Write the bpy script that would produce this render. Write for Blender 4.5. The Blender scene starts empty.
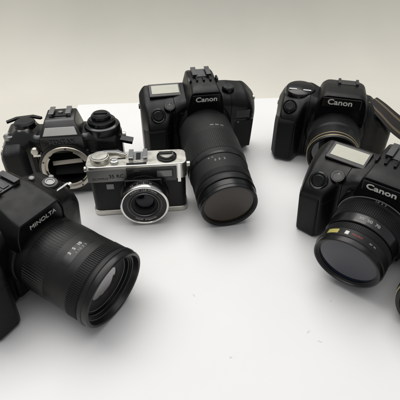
import bpy, bmesh, math, random
from mathutils import Vector, Matrix, Euler
random.seed(4)
PI = math.pi; R = math.radians
sc = bpy.context.scene
C = sc.collection
MM = 0.001

# ------------------------------------------------------------------ materials
def mat(name, col, rough=0.5, metal=0.0, bump=0.0, bscale=2000.0, kind='noise', coat=0.0, ior=1.5,
        var=0.0, vscale=60.0, rvar=0.0, spec=0.5):
    m = bpy.data.materials.new(name); m.use_nodes = True
    nt = m.node_tree; b = nt.nodes['Principled BSDF']
    b.inputs['Base Color'].default_value = (*col, 1)
    b.inputs['Roughness'].default_value = rough
    b.inputs['Metallic'].default_value = metal
    b.inputs['IOR'].default_value = ior
    b.inputs['Coat Weight'].default_value = coat
    b.inputs['Coat Roughness'].default_value = 0.12
    b.inputs['Specular IOR Level'].default_value = spec
    tc = nt.nodes.new('ShaderNodeTexCoord')
    if bump > 0:
        if kind == 'voronoi':
            t = nt.nodes.new('ShaderNodeTexVoronoi'); out = t.outputs['Distance']
        else:
            t = nt.nodes.new('ShaderNodeTexNoise'); out = t.outputs['Fac']; t.inputs['Detail'].default_value = 3
        t.inputs['Scale'].default_value = bscale
        nt.links.new(tc.outputs['Object'], t.inputs['Vector'])
        bp = nt.nodes.new('ShaderNodeBump'); bp.inputs['Strength'].default_value = bump
        bp.inputs['Distance'].default_value = 0.0002
        nt.links.new(out, bp.inputs['Height']); nt.links.new(bp.outputs['Normal'], b.inputs['Normal'])
    if var > 0 or rvar > 0:
        n = nt.nodes.new('ShaderNodeTexNoise'); n.inputs['Scale'].default_value = vscale; n.inputs['Detail'].default_value = 6
        nt.links.new(tc.outputs['Object'], n.inputs['Vector'])
        if var > 0:
            r = nt.nodes.new('ShaderNodeMapRange')
            r.inputs['From Min'].default_value = 0.3; r.inputs['From Max'].default_value = 0.7
            r.inputs['To Min'].default_value = 1 - var; r.inputs['To Max'].default_value = 1 + var
            nt.links.new(n.outputs['Fac'], r.inputs['Value'])
            v = nt.nodes.new('ShaderNodeVectorMath'); v.operation = 'SCALE'; v.inputs[0].default_value = col
            nt.links.new(r.outputs['Result'], v.inputs['Scale']); nt.links.new(v.outputs['Vector'], b.inputs['Base Color'])
        if rvar > 0:
            r = nt.nodes.new('ShaderNodeMapRange')
            r.inputs['From Min'].default_value = 0.3; r.inputs['From Max'].default_value = 0.7
            r.inputs['To Min'].default_value = max(0.02, rough - rvar); r.inputs['To Max'].default_value = rough + rvar
            nt.links.new(n.outputs['Fac'], r.inputs['Value']); nt.links.new(r.outputs['Result'], b.inputs['Roughness'])
    return m

PL = mat('black_plastic', (.0035, .0037, .0034), .38, spec=.26, bump=.35, bscale=2600, var=.25, vscale=90, rvar=.10)
PLG = mat('gloss_plastic', (.005, .005, .005), .2, spec=.4, bump=.1, bscale=1800, rvar=.08, vscale=120)
PLS = mat('satin_dark_panel', (.022, .022, .021), .5, bump=.3, bscale=3000, rvar=.1)
RUB = mat('grip_rubber', (.005, .005, .005), .58, spec=.22, bump=.7, bscale=1500, kind='voronoi')
LEA = mat('leatherette', (.0065, .0065, .0068), .5, spec=.35, bump=1.0, bscale=900, kind='voronoi')
ENA = mat('black_enamel', (.006, .006, .006), .26, bump=.12, bscale=1500, coat=.15, rvar=.1)
BAR = mat('barrel_black', (.0075, .0078, .0075), .4, spec=.32, bump=.3, bscale=2600, var=.2, rvar=.08)
RIB = mat('ribbed_rubber', (.008, .0083, .008), .54, spec=.28, bump=.4, bscale=2000)
BARF = mat('barrel_flocked', (.012, .0126, .0117), .58, spec=.34, bump=.5, bscale=2600, var=.15)
RIMB = mat('rim_black', (.005, .005, .005), .3, spec=.4)
INN = mat('inner_black', (.0035, .0035, .0035), .75)
CHR = mat('satin_chrome', (.66, .64, .58), .34, metal=1, bump=.12, bscale=4000, var=.10, vscale=120, rvar=.07)
CHP = mat('polished_chrome', (.74, .73, .70), .16, metal=1, rvar=.06)
CHM = mat('mount_steel', (.55, .51, .44), .36, metal=1, bump=.1, bscale=2500, rvar=.1)
CHG = mat('grey_aluminium', (.26, .26, .255), .38, metal=.8, bump=.2, bscale=3500, rvar=.06)
DMET = mat('dark_metal', (.10, .10, .10), .35, metal=.9, rvar=.1)
PRISMREFL = mat('prism_reflection_grey', (.44, .43, .41), .33, metal=.75, bump=.15, bscale=3000, rvar=.1)  # pale tone stands for a reflection on the glossy prism slope
LCD = mat('lcd_panel', (.34, .335, .25), .3, coat=.6, var=.05, vscale=200)
LCDF = mat('lcd_segments', (.12, .13, .10), .4)
WHT = mat('white_print', (.62, .62, .58), .55)
GRY = mat('grey_print', (.30, .30, .29), .55)
DIM = mat('worn_print', (.085, .085, .09), .5)
RED = mat('red_print', (.35, .06, .04), .5)
YEL = mat('gold_label', (.50, .44, .12), .38, metal=.25)
GOLD = mat('brass_trim', (.42, .35, .22), .38, metal=.7, rvar=.1)
STR = mat('strap_webbing', (.020, .018, .016), .8, bump=1, bscale=1100)
STB = mat('strap_stripe', (.13, .10, .065), .8, bump=1, bscale=1100)
GLD = mat('glass_dark', (.004, .004, .006), .04, ior=1.75, coat=0)
GLR = mat('glass_coated', (.004, .004, .009), .05, ior=1.38)
GLB = mat('glass_filter_blue', (.008, .011, .022), .07, ior=1.66, rvar=.05, vscale=50)
GLT = mat('glass_filter_warm', (.026, .017, .010), .10, ior=1.52, rvar=.06, vscale=50)
GLM = mat('glass_bright', (.03, .026, .024), .10, ior=3.2)
def streaks(m):
    nt = m.node_tree; p = nt.nodes['Principled BSDF']; tc = nt.nodes.new('ShaderNodeTexCoord')
    mp = nt.nodes.new('ShaderNodeMapping'); mp.inputs['Scale'].default_value = (110, 20, 14); mp.inputs['Rotation'].default_value = (0, R(-18), 0)
    n = nt.nodes.new('ShaderNodeTexNoise'); n.inputs['Scale'].default_value = 1; n.inputs['Detail'].default_value = 1
    bp = nt.nodes.new('ShaderNodeBump'); bp.inputs['Strength'].default_value = 1; bp.inputs['Distance'].default_value = .0006
    nt.links.new(tc.outputs['Object'], mp.inputs['Vector']); nt.links.new(mp.outputs['Vector'], n.inputs['Vector'])
    nt.links.new(n.outputs['Fac'], bp.inputs['Height']); nt.links.new(bp.outputs['Normal'], p.inputs['Normal'])
streaks(GLM)
MIRREFL = mat('reflection_cream', (.62, .56, .47), .4, metal=.35)  # cream colour of the reflection painted in the mirror chamber

def ground_mat(name, a, b, scale, rough, bump, speck=0.0):
    m = bpy.data.materials.new(name); m.use_nodes = True
    nt = m.node_tree; p = nt.nodes['Principled BSDF']; p.inputs['Roughness'].default_value = rough
    tc = nt.nodes.new('ShaderNodeTexCoord')
    n = nt.nodes.new('ShaderNodeTexNoise'); n.inputs['Scale'].default_value = scale; n.inputs['Detail'].default_value = 5
    nt.links.new(tc.outputs['Object'], n.inputs['Vector'])
    cr = nt.nodes.new('ShaderNodeValToRGB'); cr.color_ramp.elements[0].position = .3; cr.color_ramp.elements[1].position = .7
    cr.color_ramp.elements[0].color = (*a, 1); cr.color_ramp.elements[1].color = (*b, 1)
    nt.links.new(n.outputs['Fac'], cr.inputs['Fac'])
    last = cr.outputs['Color']
    if speck:
        v = nt.nodes.new('ShaderNodeTexVoronoi'); v.inputs['Scale'].default_value = speck
        nt.links.new(tc.outputs['Object'], v.inputs['Vector'])
        r = nt.nodes.new('ShaderNodeMapRange'); r.inputs['From Min'].default_value = .012; r.inputs['From Max'].default_value = .03
        r.inputs['To Min'].default_value = .75; r.inputs['To Max'].default_value = 1
        nt.links.new(v.outputs['Distance'], r.inputs['Value'])
        s = nt.nodes.new('ShaderNodeVectorMath'); s.operation = 'SCALE'
        nt.links.new(last, s.inputs[0]); nt.links.new(r.outputs['Result'], s.inputs['Scale']); last = s.outputs['Vector']
    nt.links.new(last, p.inputs['Base Color'])
    n2 = nt.nodes.new('ShaderNodeTexNoise'); n2.inputs['Scale'].default_value = 900; n2.inputs['Detail'].default_value = 4
    nt.links.new(tc.outputs['Object'], n2.inputs['Vector'])
    bp = nt.nodes.new('ShaderNodeBump'); bp.inputs['Strength'].default_value = bump; bp.inputs['Distance'].default_value = .0002
    nt.links.new(n2.outputs['Fac'], bp.inputs['Height']); nt.links.new(bp.outputs['Normal'], p.inputs['Normal'])
    return m
PAPER = ground_mat('white_paper', (.785, .78, .772), (.825, .82, .81), 7, .62, .12, speck=9)
BACK = ground_mat('cream_board', (.60, .58, .52), (.72, .695, .61), 2.6, .6, .15)
WALLM = ground_mat('grey_wall', (.50, .48, .43), (.53, .51, .46), 3, .8, .2)

def grooves(m, lines, width=.00035, depth=.0006):
    # moulding seams: lines of (axis, position in metres)
    nt = m.node_tree; p = nt.nodes['Principled BSDF']; tc = nt.nodes.new('ShaderNodeTexCoord'); sx = nt.nodes.new('ShaderNodeSeparateXYZ')
    nt.links.new(tc.outputs['Object'], sx.inputs[0]); last = None
    for ax, pos in lines:
        a = nt.nodes.new('ShaderNodeMath'); a.operation = 'SUBTRACT'; nt.links.new(sx.outputs[ax], a.inputs[0]); a.inputs[1].default_value = pos
        b = nt.nodes.new('ShaderNodeMath'); b.operation = 'ABSOLUTE'; nt.links.new(a.outputs[0], b.inputs[0])
        r = nt.nodes.new('ShaderNodeMapRange'); r.inputs['From Max'].default_value = width; nt.links.new(b.outputs[0], r.inputs['Value'])
        if last is None: last = r.outputs['Result']
        else:
            k = nt.nodes.new('ShaderNodeMath'); k.operation = 'MINIMUM'; nt.links.new(last, k.inputs[0]); nt.links.new(r.outputs['Result'], k.inputs[1]); last = k.outputs[0]
    bp = nt.nodes.new('ShaderNodeBump'); bp.inputs['Strength'].default_value = 1; bp.inputs['Distance'].default_value = depth
    nt.links.new(last, bp.inputs['Height'])
    if p.inputs['Normal'].is_linked: nt.links.new(p.inputs['Normal'].links[0].from_socket, bp.inputs['Normal'])
    nt.links.new(bp.outputs['Normal'], p.inputs['Normal'])
SHELL = mat('shell_plastic', (.0035, .0037, .0034), .38, bump=.35, bscale=2600, rvar=.10, vscale=90, spec=.26)
grooves(SHELL, [('Z', .0556), ('X', -.0335), ('X', .0385)])

# ------------------------------------------------------------------ mesh helpers
def smooth(me, ang=35):
    for p in me.polygons: p.use_smooth = True
    try: me.set_sharp_from_angle(angle=R(ang))
    except Exception: pass

def obj(name, bm, m, parent=None, bevel=0.0, seg=2, ang=35):
    bmesh.ops.recalc_face_normals(bm, faces=bm.faces)
    bmesh.ops.scale(bm, vec=(MM, MM, MM), verts=bm.verts)
    me = bpy.data.meshes.new(name); bm.to_mesh(me); bm.free()
    smooth(me, ang)
    o = bpy.data.objects.new(name, me); C.objects.link(o); me.materials.append(m)
    if parent is not None: o.parent = parent
    if bevel > 0:
        md = o.modifiers.new('bevel', 'BEVEL'); md.width = bevel * MM; md.segments = seg
        md.limit_method = 'ANGLE'; md.angle_limit = R(32); md.harden_normals = True
    return o

def thing(name, label, cat, group=None):
    o = bpy.data.objects.new(name, None); C.objects.link(o); o.empty_display_size = .02
    o['label'] = label; o['category'] = cat
    if group: o['group'] = group
    return o

def NB(): return bmesh.new()

def box(bm, x0, x1, y0, y1, z0, z1, M=None):
    vs = [bm.verts.new((x, y, z)) for x in (x0, x1) for y in (y0, y1) for z in (z0, z1)]
    for f in ((0, 1, 3, 2), (4, 6, 7, 5), (0, 4, 5, 1), (2, 3, 7, 6), (0, 2, 6, 4), (1, 5, 7, 3)):
        bm.faces.new([vs[i] for i in f])
    if M is not None:
        for v in vs: v.co = M @ v.co
    return vs

def loft(bm, secs, cap=True):
    rows = [[bm.verts.new(p) for p in s] for s in secs]
    n = len(rows[0])
    for a, b in zip(rows, rows[1:]):
        for i in range(n):
            j = (i + 1) % n
            bm.faces.new((a[i], a[j], b[j], b[i]))
    if cap:
        bm.faces.new(rows[0][::-1]); bm.faces.new(rows[-1])

def fillet(poly, rad, k=5):
    out = []; n = len(poly)
    for i, p in enumerate(poly):
        r = rad[i] if isinstance(rad, (list, tuple)) else rad
        a = Vector(poly[i - 1]); b = Vector(p); c = Vector(poly[(i + 1) % n])
        la = (a - b).length; lc = (c - b).length
        d = max(.01, min(r, la * .48, lc * .48))
        s = b + (a - b) * (d / max(la, 1e-6)); e = b + (c - b) * (d / max(lc, 1e-6))
        for q in range(k):
            t = q / (k - 1)
            out.append(tuple(s * (1 - t) ** 2 + b * 2 * t * (1 - t) + e * t * t))
    return out

def sstep(t): return t * t * (3 - 2 * t)

def body_loft(bm, st, rad=5, endr=8, n=70, k=5, ends=(True, True)):
    """st: stations (x, yf, zf, yt, zt, yb, zb): section = bottom back, bottom front, front break, top front, top back"""
    st = sorted(st); x0, x1 = st[0][0], st[-1][0]
    xs = set()
    for i in range(n + 1): xs.add(round(x0 + (x1 - x0) * i / n, 3))
    for i in range(7):
        a = i / 6 * PI / 2
        xs.add(round(x0 + endr * (1 - math.cos(a)), 3)); xs.add(round(x1 - endr * (1 - math.cos(a)), 3))
    secs = []
    for x in sorted(xs):
        for a, b in zip(st, st[1:]):
            if a[0] <= x <= b[0] + 1e-6: break
        t = sstep((x - a[0]) / (b[0] - a[0]))
        yf, zf, yt, zt, yb, zb = [a[i] * (1 - t) + b[i] * t for i in range(1, 7)]
        e = 0
        d0 = x - x0; d1 = x1 - x
        for d, on in ((d0, ends[0]), (d1, ends[1])):
            if on and d < endr:
                e = max(e, endr - math.sqrt(max(0, endr ** 2 - (endr - d) ** 2)))
        ez = e * .45; z0 = ez * .5
        poly = [(yb - e, z0), (yf + e, z0), (yf + e, zf - ez), (yt + e * .6, zt - ez), (yb - e, zb - ez)]
        poly = fillet(poly, rad, k)
        secs.append([(x, y, z) for y, z in poly])
    loft(bm, secs)

def lathe(bm, prof, cx=0, cz=0, n=96, close=False, M=None):
    """profile of (a, r): a = distance forward (towards -y) from y=0"""
    rows = []; allv = []
    for a, r in prof:
        if r < 1e-4:
            v = bm.verts.new((cx, -a, cz)); rows.append([v]); allv.append(v)
        else:
            row = [bm.verts.new((cx + r * math.cos(2 * PI * i / n), -a, cz + r * math.sin(2 * PI * i / n))) for i in range(n)]
            rows.append(row); allv += row
    prs = list(zip(rows, rows[1:]))
    if close: prs.append((rows[-1], rows[0]))
    for A, B in prs:
        if len(A) == 1 and len(B) == 1: continue
        for i in range(n):
            j = (i + 1) % n
            if len(A) == 1: bm.faces.new((A[0], B[i], B[j]))
            elif len(B) == 1: bm.faces.new((A[i], A[j], B[0]))
            else: bm.faces.new((A[i], A[j], B[j], B[i]))
    if M is not None:
        for v in allv: v.co = M @ v.co

def knurl(bm, a0, a1, r, depth, count, cx=0, cz=0, duty=.55, M=None):
    """ribbed ring: a gear section extruded along the lens axis with chamfered ends"""
    pts = []
    for i in range(count):
        b = 2 * PI * i / count; s = 2 * PI / count
        pts += [(b, 0), (b + s * .08, 1), (b + s * duty, 1), (b + s * (duty + .08), 0)]
    secs = []
    ch = min(.8, (a1 - a0) * .2)
    for a, k in ((a0, 0), (a0 + ch, 1), (a1 - ch, 1), (a1, 0)):
        secs.append([(cx + (r + depth * h * k) * math.cos(t), -a, cz + (r + depth * h * k) * math.sin(t)) for t, h in pts])
    if M is not None: secs = [[tuple(M @ Vector(p)) for p in s] for s in secs]
    loft(bm, secs)

def knob_M(x, y, z, tilt=0, tiltx=0):
    """turns a lathe (axis -y) into a knob whose axis points up (+z), then tilted"""
    return Matrix.Translation((x, y, z)) @ Euler((tilt, tiltx, 0)).to_matrix().to_4x4() @ Matrix.Rotation(-PI / 2, 4, 'X')

def text_mesh(s, size, off=0.0, ext=.12, shear=0.0, space=1.0):
    cu = bpy.data.curves.new('txt', 'FONT'); cu.body = s; cu.size = size; cu.align_x = 'CENTER'; cu.align_y = 'CENTER'
    cu.offset = off; cu.extrude = ext; cu.shear = shear; cu.space_character = space; cu.resolution_u = 4
    o = bpy.data.objects.new('txt', cu); C.objects.link(o)
    dg = bpy.context.evaluated_depsgraph_get(); dg.update()
    me = bpy.data.meshes.new_from_object(o.evaluated_get(dg))
    bm = bmesh.new(); bm.from_mesh(me)
    bpy.data.objects.remove(o); bpy.data.curves.remove(cu); bpy.data.meshes.remove(me)
    return bm

def text(name, s, size, M, m, parent, off=0.0, shear=0.0, space=1.0, sx=1.0, ext=.12):
    """flat lettering; M takes text plane (x right, y up, z out) to the thing's mm frame"""
    bm = text_mesh(s, size, off, ext, shear, space)
    bm.transform(M @ Matrix.Diagonal((sx, 1, 1, 1)))
    return obj(name, bm, m, parent)

FRONT = Matrix.Rotation(PI / 2, 4, 'X')          # faces -y
def at(x, y, z, rx=0, ry=0, rz=0): return Matrix.Translation((x, y, z)) @ Euler((rx, ry, rz)).to_matrix().to_4x4()

def barrel_text(name, s, size, a, r, ang, m, parent, cx, cz, off=0.0, flip=False, sx=1.0):
    """lettering wrapped round a lens barrel; ang = 90 deg is the top; read from in front"""
    bm = text_mesh(s, size, off, .08)
    for v in bm.verts:
        u, w, h = v.co.x * sx, v.co.y, v.co.z
        if flip: u, w = -u, -w
        t = ang - u / r
        v.co = Vector((cx + (r + h) * math.cos(t), -a + w, cz + (r + h) * math.sin(t)))
    return obj(name, bm, m, parent)

def ring_text(name, s, size, y, r, a0, m, parent, cx, cz, M=None):
    """letters set round the inside of a front rim, facing -y"""
    bm = text_mesh(s, size, 0, .05)
    for v in bm.verts:
        t = a0 - v.co.x / r; rr = r + v.co.y
        v.co = Vector((cx + rr * math.cos(t), y - v.co.z, cz + rr * math.sin(t)))
    return obj(name, bm, m, parent)

# ------------------------------------------------------------------ lens
def ring(bm, a0, a1, r0, r1=None, ri=None, cx=0, cz=0, ch=.5, n=96):
    r1 = r1 or r0; ri = ri or min(r0, r1) - 3
    lathe(bm, [(a0, ri), (a0, r0 - ch), (a0 + ch, r0), (a1 - ch, r1), (a1, r1 - ch), (a1, ri)], cx, cz, n, close=True)

# ------------------------------------------------------------------ autofocus slr body (grip left, display on the shoulder)
def lug(parent, x, z, m=CHR, side=1):
    bm = NB()
    lathe(bm, [(-2.2, 0), (-2.2, 3.2), (2.2, 3.2), (2.2, 0)], 0, 0, 20)
    bm.transform(at(x, 2, z, 0, 0, PI / 2 * side))
    bm2 = obj('strap_lug', bm, m, parent, .4)
    return bm2

def af_body(t, shell=SHELL):
    bm = NB()
    body_loft(bm, [(-75, -30, 58, -12, 78, 21, 85), (-66, -40, 64, -15, 80, 22, 89), (-46, -41, 68, -15, 81, 22, 90),
                   (-36, -25, 76, -16, 82, 22, 90), (-20, -23, 82, -18, 86, 23, 89), (20, -23, 82, -17, 87, 23, 89),
                   (34, -22, 80, -13, 87, 22, 89), (58, -21, 76, -9, 85, 21, 87), (75, -15, 62, -3, 74, 20, 77)],
              rad=[5, 9, 9, 7, 5], endr=9)
    b = obj('body', bm, shell, t, ang=50)
    # rubber grip face, proud of the body
    bm = NB()
    body_loft(bm, [(-73.5, -30, 50, -24, 55, -8, 57), (-66, -41.4, 56, -36, 60, -8, 62), (-48, -42.4, 58, -37, 62, -8, 63),
                   (-41, -33, 58, -28, 61, -6, 61)], rad=[2, 4, 4, 3, 2], endr=4, n=30)
    bmesh.ops.translate(bm, verts=bm.verts, vec=(-.6, -.3, 2))
    obj('grip', bm, RUB, t, ang=50)
    # lens mount housing
    bm = NB()
    lathe(bm, [(10, 36), (25, 36), (29, 34.5), (31.5, 32), (31.5, 20)], 3, 49, 80)
    box(bm, -29, 35, -27.5, -8, 4, 62)
    obj('mount_housing', bm, PL, t, 2.2, 3)
    # prism
    def pr(y, wb, wt, zt, z0=60):
        p = [(3 - wb / 2, z0), (3 + wb / 2, z0), (3 + wb / 2 * .97, 84), (3 + wt / 2, zt), (3 - wt / 2, zt), (3 - wb / 2 * .97, 84)]
        return [(x, y, z) for x, z in fillet(p, [1, 1, 5, 3.5, 3.5, 5], 5)]
    bm = NB()
    loft(bm, [pr(-31, 42, 31, 101), pr(-32, 45, 34, 102.5), pr(-32, 46, 35, 104), pr(-29.5, 46, 34, 105.5), pr(-20, 47, 33, 106.5),
              pr(-6, 47, 32, 107), pr(15, 46, 32, 106), pr(24, 43, 33, 103), pr(26, 38, 30, 100)])
    pz = obj('prism_housing', bm, PL, t, ang=45)
    # name plate
    bm = NB(); box(bm, -14, 20, -33.1, -28, 89, 101); obj('name_plate', bm, PLG, t, .8)
    text('logo', 'Canon', 8.8, at(3, -33.25, 95.2) @ FRONT, WHT, t, off=.2, sx=1.12, ext=.1)
    # hot shoe
    bm = NB()
    box(bm, -8, 14, -1, 17, 105, 107.6)
    box(bm, -8.5, -5.2, -2, 17, 107, 110.6); box(bm, 11.2, 14.5, -2, 17, 107, 110.6)
    box(bm, -8.5, -2.5, -2, 17, 109.5, 110.8); box(bm, 8.5, 14.5, -2, 17, 109.5, 110.8)
    hs = obj('hot_shoe', bm, DMET, t, .3)
    bm = NB()
    for x in range(5): box(bm, -14 + x * 8.2, -11.6 + x * 8.2, -12, -3, 104, 109.3)
    obj('shoe_ridge', bm, PLG, t, .6)
    # display on left shoulder
    sl = math.atan2(8.5, 37)
    M = at(-41.5, 5, 87.9, sl)
    bm = NB(); box(bm, -21, 19, -10.5, 12, -3, 1.0, M); hd = obj('display_bezel', bm, PLG, t, 1.2, 3)
    bm = NB(); box(bm, -17.5, 16.5, -6, 8.5, .6, 1.35, M); lc = obj('display', bm, LCD, t, .2)
    # shutter button, dial on the sloping shoulder front
    M = at(-55, -29, 74.2, R(46))
    K = M @ Matrix.Rotation(-PI / 2, 4, 'X')
    bm = NB(); lathe(bm, [(-3, 9), (1.5, 9), (2.4, 8), (2.0, 6.8), (1.2, 6.4), (1.2, 0)], M=K); obj('button_collar', bm, PLG, t)
    bm = NB(); lathe(bm, [(0, 6), (2.3, 6), (3.0, 5), (2.7, 0)], M=K); obj('shutter_button', bm, PL, t)
    K = at(-40, -21, 79.8, R(20)) @ Matrix.Rotation(-PI / 2, 4, 'X')
    bm = NB(); knurl(bm, -3, 3.4, 6.2, .6, 34, M=K); lathe(bm, [(3.3, 5.4), (3.9, 5.1), (3.9, 4.3), (3.5, 4.1), (3.5, 0)], M=K, n=40); cd = obj('control_dial', bm, PLG, t)
    bm = NB(); box(bm, -.35, .35, 1.2, 3.8, 3.5, 3.72, at(-40, -21, 79.8, R(20))); obj('dial_mark', bm, GRY, cd)
    for x in (-64, -58, -52):
        bm = NB(); box(bm, x, x + 4.2, -9.5, -6.5, -1, 1.9, at(0, 0, 81.6, sl) @ Matrix.Translation((0, 0, 0))); obj('button', bm, PLG, t, .5)
    # right shoulder bits
    bm = NB(); lathe(bm, [(-2, 7.4), (4, 7.4), (5.2, 6.2), (5.2, 0)], M=knob_M(37, -3, 87.5)); sd = obj('side_dial', bm, PLG, t)
    bm = NB(); knurl(bm, 0, 3.8, 7.5, .4, 40, M=knob_M(37, -3, 87.5)); obj('dial_grip', bm, PLG, sd)
    bm = NB(); box(bm, 45, 64, -21.9, -17, 56, 67, None); obj('front_panel', bm, PLS, t, .8)
    bm = NB(); box(bm, 41, 70, -21.6, -15, 8, 52); obj('side_panel', bm, RUB, t, 1.5)
    bm = NB(); lathe(bm, [(20, 4.6), (30, 4.6), (31, 3.6), (31, 0)], 42, 30, 32); obj('lens_release', bm, PLG, t)
    # seam between the top cover and the body
    bm = NB(); box(bm, 36, 66, -21.5, 10, 54.2, 54.8); obj('seam', bm, INN, t)
    for x, y, z in ((49, -21.9, 50.5), (68, -19.6, 52.5)):
        bm = NB(); lathe(bm, [(0, 1.5), (.5, 1.3), (.5, 0)], x, z, 16); bmesh.ops.translate(bm, verts=bm.verts, vec=(0, y, 0)); obj('screw', bm, DMET, t)
    bm = NB(); lathe(bm, [(0, 3.4), (1.2, 3.4), (1.6, 2.8), (1.2, 2.4), (1.2, 0)], -25, 70, 28); bmesh.ops.translate(bm, verts=bm.verts, vec=(0, -23.4, 0)); obj('timer_lamp', bm, PLG, t)
    lug(t, 73.2, 70); lug(t, -74.5, 70, DMET)
    return t

# ================================================================== poses
H = .290; PITCH = R(38.0)
cam = bpy.data.cameras.new('camera'); co = bpy.data.objects.new('camera', cam); C.objects.link(co)
co.location = (0, 0, H); co.rotation_euler = (PI / 2 - PITCH, 0, 0)
cam.sensor_width = 36; cam.lens = 36 * 392 / 400; cam.clip_start = .01; cam.clip_end = 50
cam.dof.use_dof = True; cam.dof.focus_distance = .45; cam.dof.aperture_fstop = 18
sc.camera = co

def place(root, x, y, yaw, tilt=0.0, roll=0.0, s=1.0, h=1.0):
    root.scale = (s, s, s * h)
    root.rotation_euler = (tilt, roll, yaw); root.location = (x, y, 0)
    bpy.context.view_layer.update()
    mz = 1e9
    def rec(o):
        nonlocal mz
        if o.type == 'MESH':
            for v in o.data.vertices: mz = min(mz, (o.matrix_world @ v.co).z)
        for c in o.children: rec(c)
    rec(root)
    root.location.z = -mz + .0006
    bpy.context.view_layer.update()

def probe(root, tag, pts):
    W = root.matrix_world; Ci = co.matrix_world.inverted()
    for n, p in pts.items():
        q = Ci @ (W @ (Vector(p) * MM))
        print('PROBE', tag, n, round(200 + 392 * q.x / -q.z, 1), round(200 - 392 * q.y / -q.z, 1))

# ================================================================== 1 autofocus camera with the long zoom
t = thing('slr_camera', 'black autofocus camera with the longest zoom lens, standing right behind the silver camera', 'camera')
af_body(t)
cx, cz = 3, 49
bm = NB(); lathe(bm, [(30, 24), (30, 31), (34, 32.5), (42, 33.2), (64, 33.6), (68, 34), (70, 34), (108, 33.8), (111, 33.0), (132, 32.6), (135, 31.4), (148, 31.0), (148, 22)], cx, cz, 110)
L = obj('lens', bm, BARF, t)
bm = NB(); knurl(bm, 72, 107, 33.8, .7, 100, cx, cz); obj('zoom_ring', bm, BARF, L)
bm = NB(); ring(bm, 112, 116, 33.8, 33.8, 30, cx, cz); obj('barrel_band', bm, RIMB, L)
bm = NB(); knurl(bm, 135, 144, 31.6, .7, 120, cx, cz); obj('focus_ring', bm, RIB, L)
bm = NB(); ring(bm, 147, 154, 32.2, 32.4, 28, cx, cz, .6); obj('front_ring', bm, BAR, L)
bm = NB(); ring(bm, 154.2, 162, 31.2, 31.2, 28, cx, cz, .6); lathe(bm, [(162, 30.9), (165.4, 30.7), (166, 30.1), (166, 29.2), (165.2, 28.6), (165.0, 28.0), (164.2, 27.8), (164.0, 27.2), (162.4, 27.0), (162, 26.6)], cx, cz, 110, close=True); obj('filter_rim', bm, RIMB, L)
bm = NB(); lathe(bm, [(162.6, 27.2), (163.3, 21), (163.9, 12), (164.1, 0)], cx, cz, 96); obj('glass', bm, GLT, L)
barrel_text('lettering', '5  3   2', 4.2, 125, 32.85, R(96), GRY, L, cx, cz, .06)
barrel_text('lettering', 'ft  m', 3.2, 119.5, 32.95, R(112), GRY, L, cx, cz, 0)
barrel_text('lettering', '300  200  135', 3.0, 66.5, 34.0, R(80), GRY, L, cx, cz, .04)
place(t, -.004, .487, R(10.8), R(9.0), s=1.0)
probe(t, 'E', {'topL 140,88': (-75, -12, 80), 'topR 252,85': (75, -3, 80), 'prism 200,70': (3, 5, 112), 'logo 200,93': (3, -35, 85), 'front 228,200': (3, -150, 46), 'lcd 167,90': (-50, 5, 88), 'base ?,150': (-60, -40, 0), 'botR ~250,150': (74, -15, 0)})

# ================================================================== 2 silver rangefinder
t = thing('rangefinder_camera', 'small silver and black rangefinder camera with a chrome rimmed lens', 'camera')
def round_box(bm, hw, y0, y1, z0, z1, r, n=10, inset=0.0):
    p = fillet([(-hw, y0), (hw, y0), (hw, y1), (-hw, y1)], r, n)
    loft(bm, [[(x, y, z0) for x, y in p], [(x, y, z1) for x, y in p]])
bm = NB(); round_box(bm, 53, -13, 14, 6, 49, 9); obj('body', bm, LEA, t, .4)
bm = NB(); round_box(bm, 54.2, -14, 15, 0, 6.5, 9); obj('bottom_plate', bm, CHR, t, 1.0, 3)
bm = NB(); round_box(bm, 54.5, -14.5, 15.5, 47, 67, 9); tp = obj('top_cover', bm, CHR, t, 1.3, 4)
bm = NB(); box(bm, -53.2, -12, -14.9, -13, 48, 63.5); obj('shaded_front_strip', bm, CHG, t, .3)  # darker grey paints the shade of the upright front onto the silver
text('lettering', 'OLYMPUS', 3.1, at(-40, -15.0, 52.0) @ FRONT, RIMB, t, off=0, sx=1.25, ext=.06)
text('lettering', '35 RC', 6.2, at(-22.5, -15.0, 54.5) @ FRONT, RIMB, t, off=.12, ext=.06)
bm = NB(); box(bm, -11.5, 43, -16, -13, 46, 63.8); obj('window_panel', bm, ENA, t, .6)
bm = NB(); box(bm, 20, 39, -16.6, -15, 51, 61.5); obj('window_frame', bm, RIMB, t, .4)
bm = NB(); box(bm, 21.5, 37.5, -16.9, -15, 52.5, 60.2); obj('viewfinder_window', bm, mat('viewfinder_glass', (.10, .10, .095), .12, ior=1.9), t)
bm = NB(); box(bm, -3, 4, -16.5, -15, 55, 60.5); obj('rangefinder_window', bm, GLD, t, .3)
bm = NB(); box(bm, 43.6, 47.6, -15.2, -13, 43, 66); obj('trim_strip', bm, CHP, t, .4)
bm = NB(); box(bm, -35, -27, -13.9, -12, 37, 43.5); obj('badge', bm, GRY, t, .3)
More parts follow.
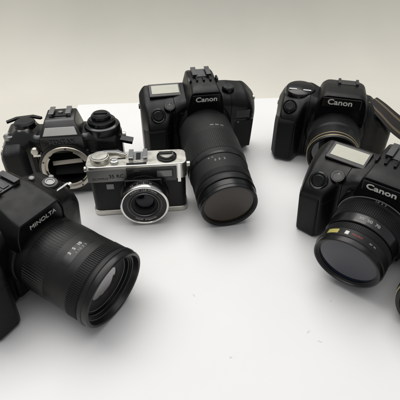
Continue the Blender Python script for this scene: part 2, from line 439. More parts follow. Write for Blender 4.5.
# top furniture
K = knob_M(-39, -1, 66.5)
bm = NB(); knurl(bm, 0, 6, 9.8, .5, 44, M=K); lathe(bm, [(6, 9), (7.2, 8.2), (7.4, 4), (7.4, 0)], M=K, n=48); obj('shutter_dial', bm, CHR, t)
bm = NB(); lathe(bm, [(0, 4.6), (3, 4.6), (3.4, 3.6), (2.6, 3), (2.6, 0)], M=knob_M(-23.5, -6, 66.8), n=40); obj('shutter_button', bm, CHP, t)
bm = NB()
pts = [(-48, 5), (-34, 10), (-22, 9), (-12, 3), (-10, 5), (-20, 14), (-36, 14.5), (-50, 8)]
loft(bm, [[(x, y, 68.5) for x, y in pts], [(x, y, 70.5) for x, y in pts]]); obj('advance_lever', bm, CHP, t, .5)
bm = NB(); box(bm, -21, -12, -.5, 2.5, 66.6, 67.25); obj('counter_window', bm, RIMB, t, .2)
bm = NB(); box(bm, -7, 11, -6, 12, 66.8, 68)
for s in (0, 1):
    x = -8.2 if s == 0 else 9.6
    box(bm, x, x + 2.6, -6, 12, 67, 71.4)
    box(bm, x if s == 0 else x - 2.4, x + 5 if s == 0 else x + 2.6, -6, 12, 70.2, 71.6)
obj('accessory_shoe', bm, CHP, t, .35)
bm = NB(); box(bm, -.5, 4.5, -4, 9, 67.6, 68.6); obj('shoe_contact', bm, RIMB, t, .3)
bm = NB(); box(bm, -10.5, 11, -12.9, -8.6, 66.7, 67.15); obj('shoe_mark', bm, RIMB, t, .1)
bm = NB(); lathe(bm, [(0, 11), (2, 11), (2.6, 10.2), (1.3, 9.4), (1.0, 0)], M=knob_M(33, 0, 66.6), n=56); kk = obj('rewind_well', bm, RIMB, t)
bm = NB(); lathe(bm, [(1, 7.6), (4.4, 7.6), (5.2, 6.8), (5.0, 0)], M=knob_M(33, 0, 66.6), n=48); obj('rewind_knob', bm, CHR, kk)
bm = NB(); box(bm, 25, 39.5, -2.2, 2.2, 71.6, 73); obj('crank', bm, RIMB, kk, .5)
lug(t, 56.5, 55, CHR); lug(t, -56.5, 55, CHR)
# lens
cx, cz = 6, 28
bm = NB(); lathe(bm, [(10, 27), (15.5, 27), (16.5, 26), (16.5, 22), (24, 22), (24, 24), (25, 25), (31, 25)], cx, cz, 90)
L = obj('lens', bm, RIMB, t)
bm = NB(); box(bm, -14, 26, -21, -12, 44, 52); obj('lens_bridge', bm, ENA, t, 1)
bm = NB(); knurl(bm, 17.5, 23.5, 23.2, .7, 70, cx, cz); obj('aperture_ring', bm, DMET, L)
bm = NB(); lathe(bm, [(30, 24), (30, 25.6), (31, 26.4), (34.4, 26.6), (35.6, 26.2), (36.2, 25.2), (36.0, 24.0), (34.8, 23.4), (33, 23.2)], cx, cz, 110, close=True)
obj('chrome_rim', bm, CHP, L)
bm = NB(); lathe(bm, [(35.0, 23.6), (34.2, 22.2), (34.0, 17.4), (33.4, 16.4)], cx, cz, 100); obj('name_ring', bm, RIMB, L)
bm = NB(); lathe(bm, [(34.3, 19.0), (34.6, 18.7), (34.3, 18.4)], cx, cz, 100, close=True)
lathe(bm, [(33.9, 15.9), (34.5, 15.4), (33.9, 14.9)], cx, cz, 100, close=True); obj('silver_ring', bm, CHG, L)
bm = NB(); lathe(bm, [(33.4, 16.4), (31.5, 14), (31, 11.5), (29, 10.5), (28, 10.3)], cx, cz, 80); obj('inner_cone', bm, INN, L)
bm = NB(); lathe(bm, [(27.5, 11.5), (28.8, 8), (29.6, 4), (29.9, 0)], cx, cz, 64); obj('glass', bm, GLR, L)
ring_text('lettering', 'E.ZUIKO  1:2.8  f=42mm', 3.0, -34.25, 20.7, R(90), WHT, L, cx, cz)
ring_text('lettering', 'OLYMPUS   JAPAN', 3.0, -34.25, 20.7, R(270), WHT, L, cx, cz)
for k, s in enumerate(('1.5', '3', '5', '10')):
    barrel_text('lettering', s, 3.1, 27.8, 25.1, R(120 - 16 * k), GRY, L, cx, cz)
barrel_text('lettering', '4 5.6 8 11', 2.8, 13, 27.1, R(90), WHT, L, cx, cz)
place(t, -.0682, .3598, R(5.6), R(.8), s=.98)
probe(t, 'R', {'topL 85,157': (-54, 0, 67), 'botL 93,216': (-53, -13, 0), 'botR 187,209': (53, -13, 0), 'topR 186,153': (54, 15, 67), 'lens 146,200': (6, -35, 28), 'frontTopL 87,168': (-54, -14, 67)})

# ================================================================== 3 front right autofocus camera
t = thing('slr_camera', 'black autofocus camera with a short wide lens and pale display, front right of the group', 'camera')
af_body(t)
cx, cz = 3, 49
bm = NB(); lathe(bm, [(30, 24), (30, 32.4), (32.5, 33.4), (36, 33.2), (37, 31.6), (58, 31.0), (59, 29), (81, 27.5), (81, 22)], cx, cz, 110)
L = obj('lens', bm, BAR, t)
bm = NB(); ring(bm, 31.6, 33.0, 34.0, 34.0, 30, cx, cz, .3); obj('mount_band', bm, CHG, L)
bm = NB(); knurl(bm, 38, 52, 31.4, .7, 110, cx, cz); obj('zoom_ring', bm, RIB, L)
bm = NB(); ring(bm, 53, 63.5, 31.8, 31.2, 27, cx, cz, .6); obj('scale_ring', bm, ENA, L)
bm = NB(); knurl(bm, 64.5, 72, 29.9, .6, 120, cx, cz); obj('focus_ring', bm, RIB, L)
bm = NB(); ring(bm, 72.3, 83, 30.8, 31.0, 26, cx, cz, .8); obj('front_ring', bm, BAR, L)
bm = NB(); lathe(bm, [(83, 30.4), (86, 30.2), (87.5, 29.6), (87.9, 28.8), (87.5, 27.6), (86.6, 27.2), (86.4, 26.6), (85.4, 26.4), (85.2, 25.8), (83.2, 25.6)], cx, cz, 110, close=True); obj('filter_rim', bm, RIMB, L)
bm = NB(); lathe(bm, [(84.0, 26.2), (84.8, 20), (85.3, 12), (85.5, 0)], cx, cz, 96); obj('glass', bm, GLB, L)
def patch(bm, a0, a1, r, t0, t1, h=.25, n=8):
    secs = []
    for i in range(n + 1):
        tt = t0 + (t1 - t0) * i / n
        secs.append([(cx + rr * math.cos(tt), -a, cz + rr * math.sin(tt)) for a, rr in ((a0, r - .6), (a0, r + h), (a1, r + h), (a1, r - .6))])
    loft(bm, secs)
bm = NB(); patch(bm, 75.5, 80.5, 30.9, R(138), R(118)); obj('gold_label', bm, YEL, L, .2)
bm = NB(); patch(bm, 76, 80, 30.9, R(107), R(101)); obj('white_mark', bm, WHT, L, .1)
barrel_text('lettering', '35  50  70', 4.6, 58, 31.6, R(84), GRY, L, cx, cz, .08)
barrel_text('lettering', 'MACRO', 2.6, 78, 31.0, R(88), RED, L, cx, cz, 0)
barrel_text('lettering', '1.5  2  3', 3.0, 34.6, 33.5, R(85), GRY, L, cx, cz, .03)
barrel_text('lettering', 'AF  M', 2.6, 78, 31.0, R(62), GRY, L, cx, cz, 0)
place(t, .1835, .308, R(-39.6), R(9.5), h=.94)
probe(t, 'F', {'lcdL 322,160': (-69, 5, 88), 'lcdR 367,165': (-32, 5, 88), 'logo 383,191': (3, -35, 85), 'logoL 368,185': (-12, -35, 85), 'front 350,253': (3, -77, 46), 'baseL 296,222': (-72, -32, 0), 'topL 312,155': (-75, 0, 80)})

# ================================================================== 4 back right camera, wide flash hump, strap
t = thing('slr_camera', 'black autofocus camera with a wide rounded flash hump and a brown striped strap, back right', 'camera')
bm = NB()
body_loft(bm, [(-74, -28, 56, -12, 74, 20, 78), (-66, -41, 62, -18, 80, 21, 86), (-46, -43, 66, -18, 84, 22, 92),
               (-36, -26, 76, -18, 86, 22, 92), (-20, -24, 80, -18, 84, 22, 86), (30, -24, 80, -17, 84, 22, 86),
               (40, -22, 74, -14, 80, 22, 82), (54, -20, 62, -8, 70, 22, 73), (75, -15, 48, -4, 58, 20, 62)], rad=[6, 6, 10, 10, 8], endr=11)
obj('body', bm, SHELL, t, ang=50)
bm = NB()
body_loft(bm, [(-73.5, -30, 46, -24, 52, -8, 54), (-66, -42.6, 54, -37, 60, -8, 62), (-48, -44.4, 56, -38, 62, -8, 63),
               (-41, -34, 56, -28, 60, -6, 60)], rad=[2, 4, 4, 3, 2], endr=4, n=30)
bmesh.ops.translate(bm, verts=bm.verts, vec=(-.6, -.3, 2)); obj('grip', bm, RUB, t, ang=50)
bm = NB()
lathe(bm, [(10, 38), (24, 38), (29, 36), (31.5, 33), (31.5, 20)], 3, 45, 80); box(bm, -31, 37, -27, -8, 4, 62)
obj('mount_housing', bm, PL, t, 2.2, 3)
def pr4(y, wb, wt, zt, z0=58):
    c = 5
    p = [(c - wb / 2, z0), (c + wb / 2, z0), (c + wb / 2 * .99, 82), (c + wt / 2, zt), (c - wt / 2, zt), (c - wb / 2 * .99, 82)]
    return [(x, y, z) for x, z in fillet(p, [1, 1, 7, 8, 8, 7], 6)]
bm = NB()
loft(bm, [pr4(-32, 50, 42, 94), pr4(-34, 56, 48, 95.5), pr4(-34.5, 58, 50, 97), pr4(-32, 60, 51, 98.5), pr4(-26, 61, 52, 99.5),
          pr4(-8, 62, 52, 99.8), pr4(12, 61, 51, 99), pr4(20, 56, 47, 97), pr4(22, 50, 40, 92)])
obj('flash_housing', bm, PL, t, ang=45)
bm = NB(); box(bm, -19, 27, -35.4, -30, 82, 95); obj('name_plate', bm, PLG, t, 1.2)
text('logo', 'Canon', 9.8, at(2, -35.55, 89.4) @ FRONT, WHT, t, off=.2, sx=1.12, ext=.1)
bm = NB()
box(bm, -2, 22, 0, 14, 98, 100.2); box(bm, -2.5, 1, -1, 14, 99, 102.2); box(bm, 19, 22.5, -1, 14, 99, 102.2); obj('hot_shoe', bm, DMET, t, .4)
bm = NB(); lathe(bm, [(-8, 19.5), (0, 19.5), (2.4, 18), (3.6, 15), (4.0, 0)], M=knob_M(-48, 0, 87, R(8)), n=64); dd = obj('shoulder_dial', bm, PLG, t)
bm = NB()
for x in (-62, -44): box(bm, x, x + 10, -9.5, -6.5, 90.4, 91.2, at(0, 0, -.9, R(0)))
obj('dial_mark', bm, WHT, dd, .2)
K = at(-57, -31, 75, R(48)) @ Matrix.Rotation(-PI / 2, 4, 'X')
bm = NB(); lathe(bm, [(-3, 9), (1.5, 9), (2.4, 8), (1.2, 6.6), (1.2, 0)], M=K); obj('button_collar', bm, PLG, t)
bm = NB(); lathe(bm, [(0, 6), (2.3, 6), (3.0, 5), (2.7, 0)], M=K); obj('shutter_button', bm, PL, t)
cx, cz = 3, 43
bm = NB(); lathe(bm, [(30, 24), (30, 31), (33, 32), (58, 31.5), (60, 30), (80, 29.5), (80, 20)], cx, cz, 110); L = obj('lens', bm, BAR, t)
bm = NB(); knurl(bm, 40, 58, 31.4, .7, 100, cx, cz); obj('zoom_ring', bm, RIB, L)
bm = NB(); ring(bm, 79.4, 80.8, 30.4, 30.4, 28, cx, cz, .3); obj('tan_band', bm, GOLD, L)
bm = NB(); ring(bm, 85.9, 87.3, 30.3, 30.2, 29, cx, cz, .3); obj('tan_band', bm, GOLD, L)
bm = NB(); ring(bm, 87.4, 90.2, 29.8, 29.4, 27, cx, cz, .5); obj('front_ring', bm, RIMB, L)
bm = NB(); ring(bm, 81.6, 85.9, 29.6, 29.6, 26, cx, cz, .3); obj('filter_rim', bm, RIMB, L)
bm = NB(); lathe(bm, [(86.8, 27), (84, 25), (82, 24.5), (82, 22)], cx, cz, 90); obj('inner_cone', bm, RIMB, L)
bm = NB(); lathe(bm, [(82, 25), (83.2, 16), (84, 0)], cx, cz, 80); obj('glass', bm, GLD, L)
lug(t, 74, 50); lug(t, -73, 64, DMET)
def ribbon(bm, pts, ups, w, th=.9, k=10, shift=0.0):
    P = [Vector(p) for p in pts]; U = [Vector(u).normalized() for u in ups]
    def cr(A, i, t):
        a, b, c, d = A[max(i - 1, 0)], A[i], A[i + 1], A[min(i + 2, len(A) - 1)]
        return .5 * ((2 * b) + (c - a) * t + (2 * a - 5 * b + 4 * c - d) * t * t + (3 * b - a - 3 * c + d) * t ** 3)
    Q = []; V = []
    for i in range(len(P) - 1):
        for q in range(k):
            Q.append(cr(P, i, q / k)); V.append(cr(U, i, q / k).normalized())
    Q.append(P[-1]); V.append(U[-1])
    secs = []
    for i, q in enumerate(Q):
        tg = (Q[min(i + 1, len(Q) - 1)] - Q[max(i - 1, 0)]).normalized()
        u = (V[i] - tg * V[i].dot(tg)).normalized(); nn = tg.cross(u)
        q = q + u * shift
        secs.append([tuple(q + u * w / 2 + nn * th / 2), tuple(q + u * w / 2 - nn * th / 2), tuple(q - u * w / 2 - nn * th / 2), tuple(q - u * w / 2 + nn * th / 2)])
    loft(bm, secs)
sp = [(42, 2, 81), (58, -8, 72), (76, -15, 60), (96, -18, 49), (118, -16, 38), (140, -8, 26), (165, 10, 8), (185, 40, 1.2)]
su = [(0, 1, .3), (.1, 1, .55), (.25, .9, .8), (.4, .8, .8), (.4, .9, .6), (.3, .9, .5), (.2, 1, .3), (-.6, 1, 0)]
bm = NB(); ribbon(bm, sp, su, 25, 1.2); S = obj('strap', bm, STR, t, .2)
bm = NB(); ribbon(bm, sp, su, 3, 1.9, shift=6.5); ribbon(bm, sp, su, 3, 1.9, shift=-6.5); obj('stripe', bm, STB, S)
place(t, .1785, .484, R(-16), R(.5), h=.97)
probe(t, 'C3', {'left 270,~140': (-74, -30, 30), 'logo 340,98': (3, -38, 85), 'top 340,80': (5, 0, 108), 'shoulder 300,83': (-50, 5, 94), 'baseL 278,155': (-66, -42, 0), 'humpR 375,': (37, 0, 95), 'lens 335,150': (3, -73, 45)})

# ================================================================== 5 front left camera
t = thing('slr_camera', 'black autofocus camera at the left edge with a fat zoom lens reflecting white streaks', 'camera')
bm = NB()
body_loft(bm, [(-76, -34, 62, -14, 78, 20, 84), (-66, -44, 66, -18, 82, 22, 88), (-46, -44, 70, -20, 84, 22, 90),
               (-34, -26, 78, -20, 86, 22, 90), (-22, -24, 82, -19, 88, 22, 91), (26, -24, 82, -18, 88, 22, 91),
               (48, -22, 74, -12, 82, 22, 85), (70, -16, 52, -6, 62, 20, 68)], rad=[5, 5, 8, 6, 5], endr=9)
obj('body', bm, SHELL, t, ang=50)
bm = NB()
body_loft(bm, [(-75, -34, 52, -28, 58, -8, 60), (-66, -45.4, 58, -40, 62, -8, 64), (-48, -45.6, 60, -40, 64, -8, 64), (-40, -36, 58, -30, 61, -6, 61)],
          rad=[2, 4, 4, 3, 2], endr=4, n=30)
bmesh.ops.translate(bm, verts=bm.verts, vec=(-.6, -.3, 2)); obj('grip', bm, RUB, t, ang=50)
bm = NB(); lathe(bm, [(10, 37), (25, 37), (30, 35), (32, 33), (32, 20)], 3, 47, 80); box(bm, -30, 36, -28, -8, 4, 62); obj('mount_housing', bm, PL, t, 2.4, 3)
def pr5(y, wb, wt, zt, z0=58):
    c = 3
    p = [(c - wb / 2, z0), (c + wb / 2, z0), (c + wb / 2 * .98, 84), (c + wt / 2, zt), (c - wt / 2, zt), (c - wb / 2 * .98, 84)]
    return [(x, y, z) for x, z in fillet(p, [1, 1, 4, 3, 3, 4], 5)]
bm = NB()
loft(bm, [pr5(-35, 48, 40, 95), pr5(-36, 50, 42, 96.5), pr5(-35.5, 51, 42, 98), pr5(-26, 56, 42, 101), pr5(-10, 56, 38, 106), pr5(14, 52, 36, 107), pr5(24, 46, 34, 103), pr5(25, 40, 30, 99)])
obj('prism_housing', bm, PL, t, ang=30)
text('logo', 'MINOLTA', 6.5, at(5, -36.3, 89) @ FRONT, WHT, t, off=0, sx=1.0, ext=.14)
bm = NB(); box(bm, -7, 13, -3, 16, 105.6, 108.2); box(bm, -9, -5.6, -4, 16, 107, 111.4); box(bm, 11.6, 15, -4, 16, 107, 111.4); box(bm, -9, -3, -4, 16, 110.2, 111.6); box(bm, 9, 15, -4, 16, 110.2, 111.6)
obj('hot_shoe', bm, DMET, t, .4)
bm = NB(); box(bm, 0, 6, -1, 10, 108, 109.2); obj('shoe_contact', bm, DMET, t, .3)
M = at(-50.5, 5, 87.4, math.atan2(6, 40))
bm = NB(); box(bm, -19, 18, -11, 12, -3, 1, M); obj('display_bezel', bm, PLG, t, 1)
bm = NB(); box(bm, -15, 14, -7, 8, .6, 1.3, M); obj('display', bm, mat('display_off', (.05, .055, .05), .2), t, .2)
bm = NB(); lathe(bm, [(-4, 8), (2.5, 8), (3.4, 7), (3.4, 0)], M=knob_M(46, -2, 82, R(5)), n=48); knurl(bm, -1, 2.2, 7.9, .5, 40, M=knob_M(46, -2, 82, R(5))); sd = obj('side_dial', bm, PLG, t)
bm = NB(); lathe(bm, [(3.3, 4.6), (4.3, 4.4), (4.3, 3.4), (3.6, 3.0), (3.6, 0)], M=knob_M(46, -2, 82, R(5)), n=40); obj('dial_cap', bm, CHG, sd)
bm = NB(); box(bm, 34, 58, -13.5, -11.6, 80.5, 81.6, at(0, 0, 0)); obj('bright_trim', bm, CHP, t, .3)
for x in (38, 60):
    bm = NB(); lathe(bm, [(-8, 2.8), (1, 2.8), (1.6, 2), (1.6, 0)], M=knob_M(x, 12, 88 - (x - 38) * .6), n=24); obj('button', bm, CHG, t)
K = at(-56, -32, 77, R(40)) @ Matrix.Rotation(-PI / 2, 4, 'X')
bm = NB(); lathe(bm, [(-3, 9), (1.5, 9), (2.4, 8), (1.2, 6.6), (1.2, 0)], M=K); obj('button_collar', bm, PLG, t)
bm = NB(); lathe(bm, [(0, 6), (2.3, 6), (3.0, 5), (2.7, 0)], M=K); obj('shutter_button', bm, PL, t)
lug(t, 72.5, 60, CHR); lug(t, -78, 72, CHR)
cx, cz = 3, 47
bm = NB(); lathe(bm, [(31, 24), (31, 33), (35, 34.5), (39, 35), (68, 35.4), (70, 35.2), (86, 35.6), (88, 35.2), (104, 35), (104, 30)], cx, cz, 120); L = obj('lens', bm, BAR, t)
bm = NB(); knurl(bm, 42, 66, 35.0, .55, 84, cx, cz, duty=.7); obj('zoom_ring', bm, BAR, L)
bm = NB(); knurl(bm, 89, 101, 35.2, .8, 120, cx, cz); obj('focus_ring', bm, RIB, L)
bm = NB(); ring(bm, 102, 106.5, 36.6, 36.8, 32, cx, cz, .6); obj('front_ring', bm, BAR, L)
bm = NB(); lathe(bm, [(106, 36), (110, 36.2), (111.6, 35.6), (112.2, 34.6), (111.5, 33.0), (106.5, 31.4)], cx, cz, 110); obj('filter_rim', bm, RIMB, L)
bm = NB(); lathe(bm, [(107.0, 31.6), (106.4, 30.4), (105.4, 30.2), (105.2, 29.2), (104.2, 29.0), (103.6, 28.2), (102, 28), (100.5, 27.6), (99, 24.6), (98.2, 24.4), (97, 23.2), (95, 22.8), (93, 22.4)], cx, cz, 90); obj('inner_cone', bm, RIMB, L)
bm = NB(); lathe(bm, [(100.6, 26.6), (101.2, 26.2), (100.6, 25.6)], cx, cz, 90, close=True); obj('silver_ring', bm, CHG, L)
bm = NB(); lathe(bm, [(97.5, 24.4), (100, 20), (101.6, 14), (102.6, 7), (102.9, 0)], cx, cz, 80); obj('glass', bm, GLM, L)
bm = NB(); patch(bm, 73, 81.5, 35.5, R(122), R(70), .22, 20); obj('distance_window', bm, RIMB, L, .2)
barrel_text('lettering', '3   5   10', 4.0, 75.2, 35.85, R(96), WHT, L, cx, cz, .08)
barrel_text('lettering', '1  1.5  2  3', 2.8, 79.4, 35.85, R(92), GRY, L, cx, cz, .05)
place(t, -.1692, .2595, R(61), R(7), s=.97, h=.94)
probe(t, 'M', {'logo 44,218': (3, -37, 84.5), 'logoL 32,228': (-14, -37, 84.5), 'logoR 56,207': (20, -37, 84.5), 'front 117,286': (3, -111, 47), 'right 75,205': (74, 0, 78), 'rbase 75,~235': (74, -16, 2), 'shoe 45,190': (3, 8, 108), 'gripbase 0,325': (-60, -44, 0)})

# ================================================================== 6 back left body without a lens
t = thing('slr_camera', 'black manual camera body without a lens, open steel mount ring, back left', 'camera')
bm = NB()
body_loft(bm, [(-71, -19, 62, -12, 68, 18, 72), (-60, -22, 68, -12, 80, 18, 83), (-46, -22, 72, -12, 87, 18, 89), (-36, -21, 74, -14, 88, 18, 89), (-29, -20, 74, -15, 80, 18, 80),
               (29, -20, 74, -15, 79, 18, 80), (38, -20, 74, -13, 84, 18, 87), (60, -19, 70, -11, 82, 18, 85), (70, -18, 60, -9, 70, 18, 73)], rad=[3, 3, 7, 6, 3], endr=8)
pbody = obj('body', bm, ENA, t, ang=50)
bm = NB()
body_loft(bm, [(-69, -30, 60, -20, 63, -8, 64), (-62, -33, 64, -22, 70, -6, 72), (-46, -32, 66, -22, 72, -6, 73), (-38, -22, 62, -18, 64, -6, 64)], rad=[2, 4, 5, 5, 3], endr=6, n=30)
bmesh.ops.translate(bm, verts=bm.verts, vec=(-1, 0, 2)); obj('grip', bm, LEA, t, ang=50)
for x0, x1 in ((-38, -31), (31, 66)):
    bm = NB(); box(bm, x0, x1, -21.2, -14, 8, 58); obj('leather_panel', bm, LEA, t, 1.2)
bm = NB(); lathe(bm, [(-5, 0), (-5, 34), (23, 34), (25, 33), (25, 0)], 2, 40, 80); phouse = obj('mount_housing', bm, ENA, t)
bm = NB(); box(bm, -27, 31, -24, -8, 3, 62); pskirt = obj('front_cover', bm, ENA, t, 1.5, 3)
def bore(o, x, z, r, y0, y1):
    b = NB(); lathe(b, [(-y1, 0), (-y1, r), (-y0, r), (-y0, 0)], x, z, 80)
    cut = obj('bore', b, INN, t)
    md = o.modifiers.new('bore', 'BOOLEAN'); md.operation = 'DIFFERENCE'; md.object = cut; md.solver = 'EXACT'
    bpy.context.view_layer.update(); dg = bpy.context.evaluated_depsgraph_get()
    me = bpy.data.meshes.new_from_object(o.evaluated_get(dg)); o.modifiers.clear(); o.data = me; smooth(me, 40)
    bpy.data.objects.remove(cut)
for q in (pbody, phouse, pskirt): bore(q, 2, 40, 25.2, -40, 9)
# steel mount ring with bayonet gaps, dark chamber and mirror
bm = NB(); lathe(bm, [(24, 24), (25.5, 29.6), (27.6, 30.2), (28.6, 29.6), (28.6, 26.4), (28.0, 25.6), (26.5, 25.4), (24, 25)], 2, 40, 110, close=True)
mr = obj('mount_ring', bm, CHM, t)
bm = NB()
for a in (20, 140, 260):
    secs = []
    for i in range(11):
        tt = R(a + 44 * i / 10)
        secs.append([(2 + rr * math.cos(tt), -y, 40 + rr * math.sin(tt)) for rr, y in ((25.6, 26.6), (22.6, 26.6), (22.6, 25.2), (25.6, 25.2))])
    bm = NB(); loft(bm, secs); obj('bayonet_tab', bm, CHM, mr, .2)
for a in (0, 72, 144, 216, 288):
    tt = R(a + 12); bm = NB(); lathe(bm, [(28.4, 1.3), (29.0, 1.1), (29.0, 0)], 2 + 28 * math.cos(tt), 40 + 28 * math.sin(tt), 12); obj('screw', bm, DMET, mr)
bm = NB(); lathe(bm, [(25, 25.1), (-8, 24.8), (-8, 0)], 2, 40, 80); obj('mirror_chamber', bm, INN, t)
MM_ = at(2, -6, 38, R(38))
bm = NB(); box(bm, -17.5, 17.5, -17, 12, -1, 0, MM_); obj('mirror', bm, INN, t, .2)
bm = NB(); box(bm, -18, 18, -2.6, 2.6, -1.5, 1.5, at(2, -17, 43.5, R(50), R(-3), 0)); obj('mirror_reflection', bm, MIRREFL, t, .4)  # added pale bar, paints the focusing screen's reflection in the mirror
# prism
def pr6(y, wb, wt, zt, z0=60, zm=78):
    p = [(2 - wb / 2, z0), (2 + wb / 2, z0), (2 + wb / 2, zm), (2 + wt / 2, zt), (2 - wt / 2, zt), (2 - wb / 2, zm)]
    return [(x, y, z) for x, z in fillet(p, [1, 1, 2, 2, 2, 2], 4)]
bm = NB()
loft(bm, [pr6(-24, 49, 48, 80), pr6(-24.6, 50, 48, 81.5, zm=74), pr6(-24, 50, 47, 83), pr6(-13, 48, 35, 96), pr6(-10, 47, 34, 97.5), pr6(16, 46, 34, 98), pr6(19, 42, 31, 95)])
obj('prism_housing', bm, ENA, t, ang=28)
# pale plate painting a bright reflection on the sloping prism front
sl = math.atan2(13, 11)
M = at(2, -18.9, 89.6, sl)
bm = NB()
vv = [(-19.5, -8.3), (19.5, -8.3), (16.5, 1.4), (-16.5, 1.4)]
loft(bm, [[tuple(M @ Vector((x, y, -1.0))) for x, y in vv], [tuple(M @ Vector((x, y, .75))) for x, y in vv]])
obj('prism_reflection', bm, PRISMREFL, t, .3)
text('logo', 'PENTAX', 7.0, at(2, -24.9, 74.5) @ FRONT, DIM, t, off=0, sx=1.1, ext=.1)
bm = NB(); box(bm, -9, 13, -4, 15, 97.4, 98.9); obj('shoe_plate', bm, ENA, t, .3)
bm = NB(); box(bm, -10.5, -7, -5, 15, 98, 101.8); box(bm, 11, 14.5, -5, 15, 98, 101.8); box(bm, -10.5, -4.5, -5, 15, 100.8, 102.1); box(bm, 8.5, 14.5, -5, 15, 100.8, 102.1)
obj('hot_shoe', bm, CHG, t, .4)
bm = NB(); lathe(bm, [(0, 2.6), (1.4, 2.6), (1.6, 0)], M=knob_M(2, 4, 98.8), n=20); obj('shoe_contact', bm, CHP, t)
# right: film speed / rewind dial stack
K = knob_M(48, 1, 78)
bm = NB(); lathe(bm, [(-4, 21.5), (3, 21.5), (5, 20.5), (6.2, 18), (6.5, 16)], M=K, n=64); knurl(bm, 6, 11, 15.8, .8, 50, M=K); lathe(bm, [(11, 15), (12.5, 14), (12.7, 0)], M=K, n=60); dk = obj('rewind_dial', bm, ENA, t)
bm = NB(); knurl(bm, 12.6, 17, 11.0, .6, 34, M=K); lathe(bm, [(17, 10.6), (18.5, 9.4), (18.7, 0)], M=K, n=48); obj('rewind_knob', bm, ENA, dk)
bm = NB(); box(bm, 40, 56, -1.5, 3.5, 96.4, 98); obj('crank', bm, PLG, dk, .6)
# left: shutter dial, release, lever
K = knob_M(-41, 2, 84)
bm = NB(); knurl(bm, 0, 7, 11.5, .7, 44, M=K); lathe(bm, [(7, 11), (8.2, 10), (8.2, 0)], M=K, n=48); obj('shutter_dial', bm, ENA, t)
bm = NB(); lathe(bm, [(0, 6.5), (4, 6.5), (5, 5.4), (4, 4), (4, 0)], M=knob_M(-59, -9, 76), n=40); obj('shutter_button', bm, CHG, t)
bm = NB(); pts = [(-62, 5), (-52, 13), (-36, 15), (-24, 9), (-22, 12), (-34, 20), (-54, 18), (-64, 9)]
loft(bm, [[(x, y, 89.5 + x * .03) for x, y in pts], [(x, y, 92.5 + x * .03) for x, y in pts]]); obj('advance_lever', bm, ENA, t, .7)
bm = NB(); lathe(bm, [(18, 4.8), (23, 4.8), (24.4, 4.0), (24.6, 0)], -31.5, 64, 28); obj('self_timer', bm, CHR, t)
bm = NB(); box(bm, -34, -25, -25, -20, 57.6, 60.4); obj('timer_lever', bm, CHP, t, .5)
# lugs, split ring and strap stub
lug(t, 72.5, 66, CHR); lug(t, -72, 60, CHR)
bm = NB()
for k, (zz, rr) in enumerate(((52, 5.5), (45, 5.0))):
    rows = []
    for i in range(24):
        a = 2 * PI * i / 24; c0 = Vector((-75 - k * 1.0, -4 + rr * math.cos(a), zz + rr * math.sin(a)))
        rad = Vector((0, math.cos(a), math.sin(a))); rows.append([tuple(c0 + rad * .7 * math.cos(b) + Vector((1, 0, 0)) * .7 * math.sin(b)) for b in (0, PI / 3, 2 * PI / 3, PI, 4 * PI / 3, 5 * PI / 3)])
    rows.append(rows[0]); loft(bm, rows, cap=False)
obj('split_ring', bm, CHP, t)
bm = NB(); ribbon(bm, [(62, -6, 66), (69, -7, 65), (76, -8, 63.5), (83, -9, 62)], [(0, 1, .15)] * 4, 10, 4.0); obj('strap_end', bm, PLG, t, .8)
place(t, -.1590, .4061, R(8), R(0), s=.955)
probe(t, 'P', {'mount 70,170': (2, -28, 40), 'prismtop 58,112': (2, 0, 102), 'right 118,~140': (68, 0, 77), 'left 0,~140': (-70, 0, 70), 'dial 100,113': (50, 0, 99), 'logo 63,144': (2, -25, 74), 'base ?,~200': (2, -24, 3), 'stub 132,153': (95, -6, 63)})

# ================================================================== 7 lens at the right edge
t = thing('camera_lens', 'dark lens with an olive brass rim, cut off by the right edge of the photo', 'lens')
bm = NB(); lathe(bm, [(-60, 0), (-60, 28), (-58, 30), (-20, 31), (-4, 31), (0, 30), (0, 22)], 0, 31.5, 90); obj('barrel', bm, BAR, t)
bm = NB(); knurl(bm, -44, -16, 30.9, .6, 90, 0, 31.5); obj('focus_ring', bm, RIB, t)
bm = NB(); ring(bm, 0, 2.2, 30.4, 30.2, 27, 0, 31.5, .5); obj('brass_rim', bm, GOLD, t)
bm = NB(); ring(bm, 2.4, 4.6, 29.4, 29.0, 26, 0, 31.5, .4); obj('filter_rim', bm, RIMB, t)
bm = NB(); lathe(bm, [(1.5, 27), (1.9, 0)], 0, 31.5, 80); obj('glass', bm, GLD, t)
place(t, .1858, .190, R(-40), 0)
probe(t, 'L', {'left 396,295': (-30, 0, 31)})

# ================================================================== setting
bm = NB()
prof = [(-700, 0), (0, 0), (400, 0), (665, 0)]
r_ = 215
for i in range(1, 31):
    a = R(90 * i / 30); prof.append((665 + r_ * math.sin(a), r_ * (1 - math.cos(a))))
prof.append((880, 300))
def bend(x, y): return y + .045 * x
rows = [[bm.verts.new((x, bend(x, y) if y > 300 else y, z)) for x in (-1400, -700, -300, 0, 300, 700, 1400)] for y, z in prof]
for a, b in zip(rows, rows[1:]):
    for i in range(6): bm.faces.new((a[i], a[i + 1], b[i + 1], b[i]))
o = obj('backdrop', bm, BACK, None, ang=60); o['kind'] = 'structure'
o.location = (0, 0, -.0006)

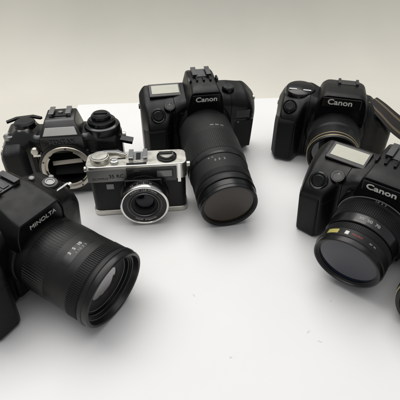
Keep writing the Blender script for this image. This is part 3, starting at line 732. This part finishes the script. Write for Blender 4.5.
bm = NB()   # white paper sheet, thin and very slightly wavy
corners = [(-212, 640), (215, 676), (262, -120), (-165, -150)]
nx, ny = 30, 40
g = []
for j in range(ny + 1):
    row = []
    for i in range(nx + 1):
        u, v = i / nx, j / ny
        ax = corners[3][0] * (1 - v) + corners[0][0] * v; ay = corners[3][1] * (1 - v) + corners[0][1] * v
        bx = corners[2][0] * (1 - v) + corners[1][0] * v; by = corners[2][1] * (1 - v) + corners[1][1] * v
        row.append((ax * (1 - u) + bx * u, ay * (1 - u) + by * u))
    g.append(row)
top = [[bm.verts.new((x, y, .25)) for x, y in r] for r in g]; bot = [[bm.verts.new((x, y, 0)) for x, y in r] for r in g]
for j in range(ny):
    for i in range(nx):
        bm.faces.new((top[j][i], top[j][i + 1], top[j + 1][i + 1], top[j + 1][i]))
        bm.faces.new((bot[j][i], bot[j + 1][i], bot[j + 1][i + 1], bot[j][i + 1]))
def skirt(a, b):
    for i in range(len(a) - 1): bm.faces.new((a[i], a[i + 1], b[i + 1], b[i]))
skirt(top[0], bot[0]); skirt(top[-1], bot[-1]); skirt([r[0] for r in top], [r[0] for r in bot]); skirt([r[-1] for r in top], [r[-1] for r in bot])
o = paper = obj('paper_sheet', bm, PAPER, None); o.location = (0, 0, 0)
o['label'] = 'large plain white paper sheet spread under all the cameras'; o['category'] = 'paper'

SPK = mat('speck_grey', (.66, .65, .62), .8)
for px, py, ln, wd, an in ((91, 191, 2.4, .7, 35), (98.5, 182, 2.2, .8, -20), (24.5, 168, 1.8, 1.0, 10), (-5.6, 229, 2.0, .6, -50), (118, 223, 1.2, .7, 60)):
    bm = NB(); n = 12
    pts = [(px + math.cos(R(an)) * ln * math.cos(2 * PI * i / n) * random.uniform(.6, 1) - math.sin(R(an)) * wd * math.sin(2 * PI * i / n),
            py + math.sin(R(an)) * ln * math.cos(2 * PI * i / n) + math.cos(R(an)) * wd * math.sin(2 * PI * i / n) * random.uniform(.6, 1)) for i in range(n)]
    loft(bm, [[(x, y, .24) for x, y in pts], [(x, y, .30) for x, y in pts]])
    obj('speck', bm, SPK, paper)

# ================================================================== light
w = bpy.data.worlds.new('World'); sc.world = w; w.use_nodes = True
w.node_tree.nodes['Background'].inputs['Color'].default_value = (.93, .96, 1.0, 1)
w.node_tree.nodes['Background'].inputs['Strength'].default_value = .34
def area(name, loc, target, size, power, col, sy=None):
    l = bpy.data.lights.new(name, 'AREA'); l.energy = power; l.size = size; l.color = col
    if sy: l.shape = 'RECTANGLE'; l.size_y = sy
    o = bpy.data.objects.new(name, l); C.objects.link(o); o.location = loc
    o.rotation_euler = (Vector(target) - Vector(loc)).to_track_quat('-Z', 'Y').to_euler()
    return o
area('ceiling_lamp', (-.4, 1.1, 1.9), (0, .5, 0), 2.4, 35, (1, .98, .95), 1.2)
area('fill_lamp', (.1, .05, 2.0), (0, .25, 0), 2.2, 13, (1, .98, .96), 1.2)  # added fill, balances the brightness falloff on the near paper

sc.view_settings.view_transform = 'Standard'; sc.view_settings.look = 'None'; sc.view_settings.exposure = 0; sc.view_settings.gamma = 1
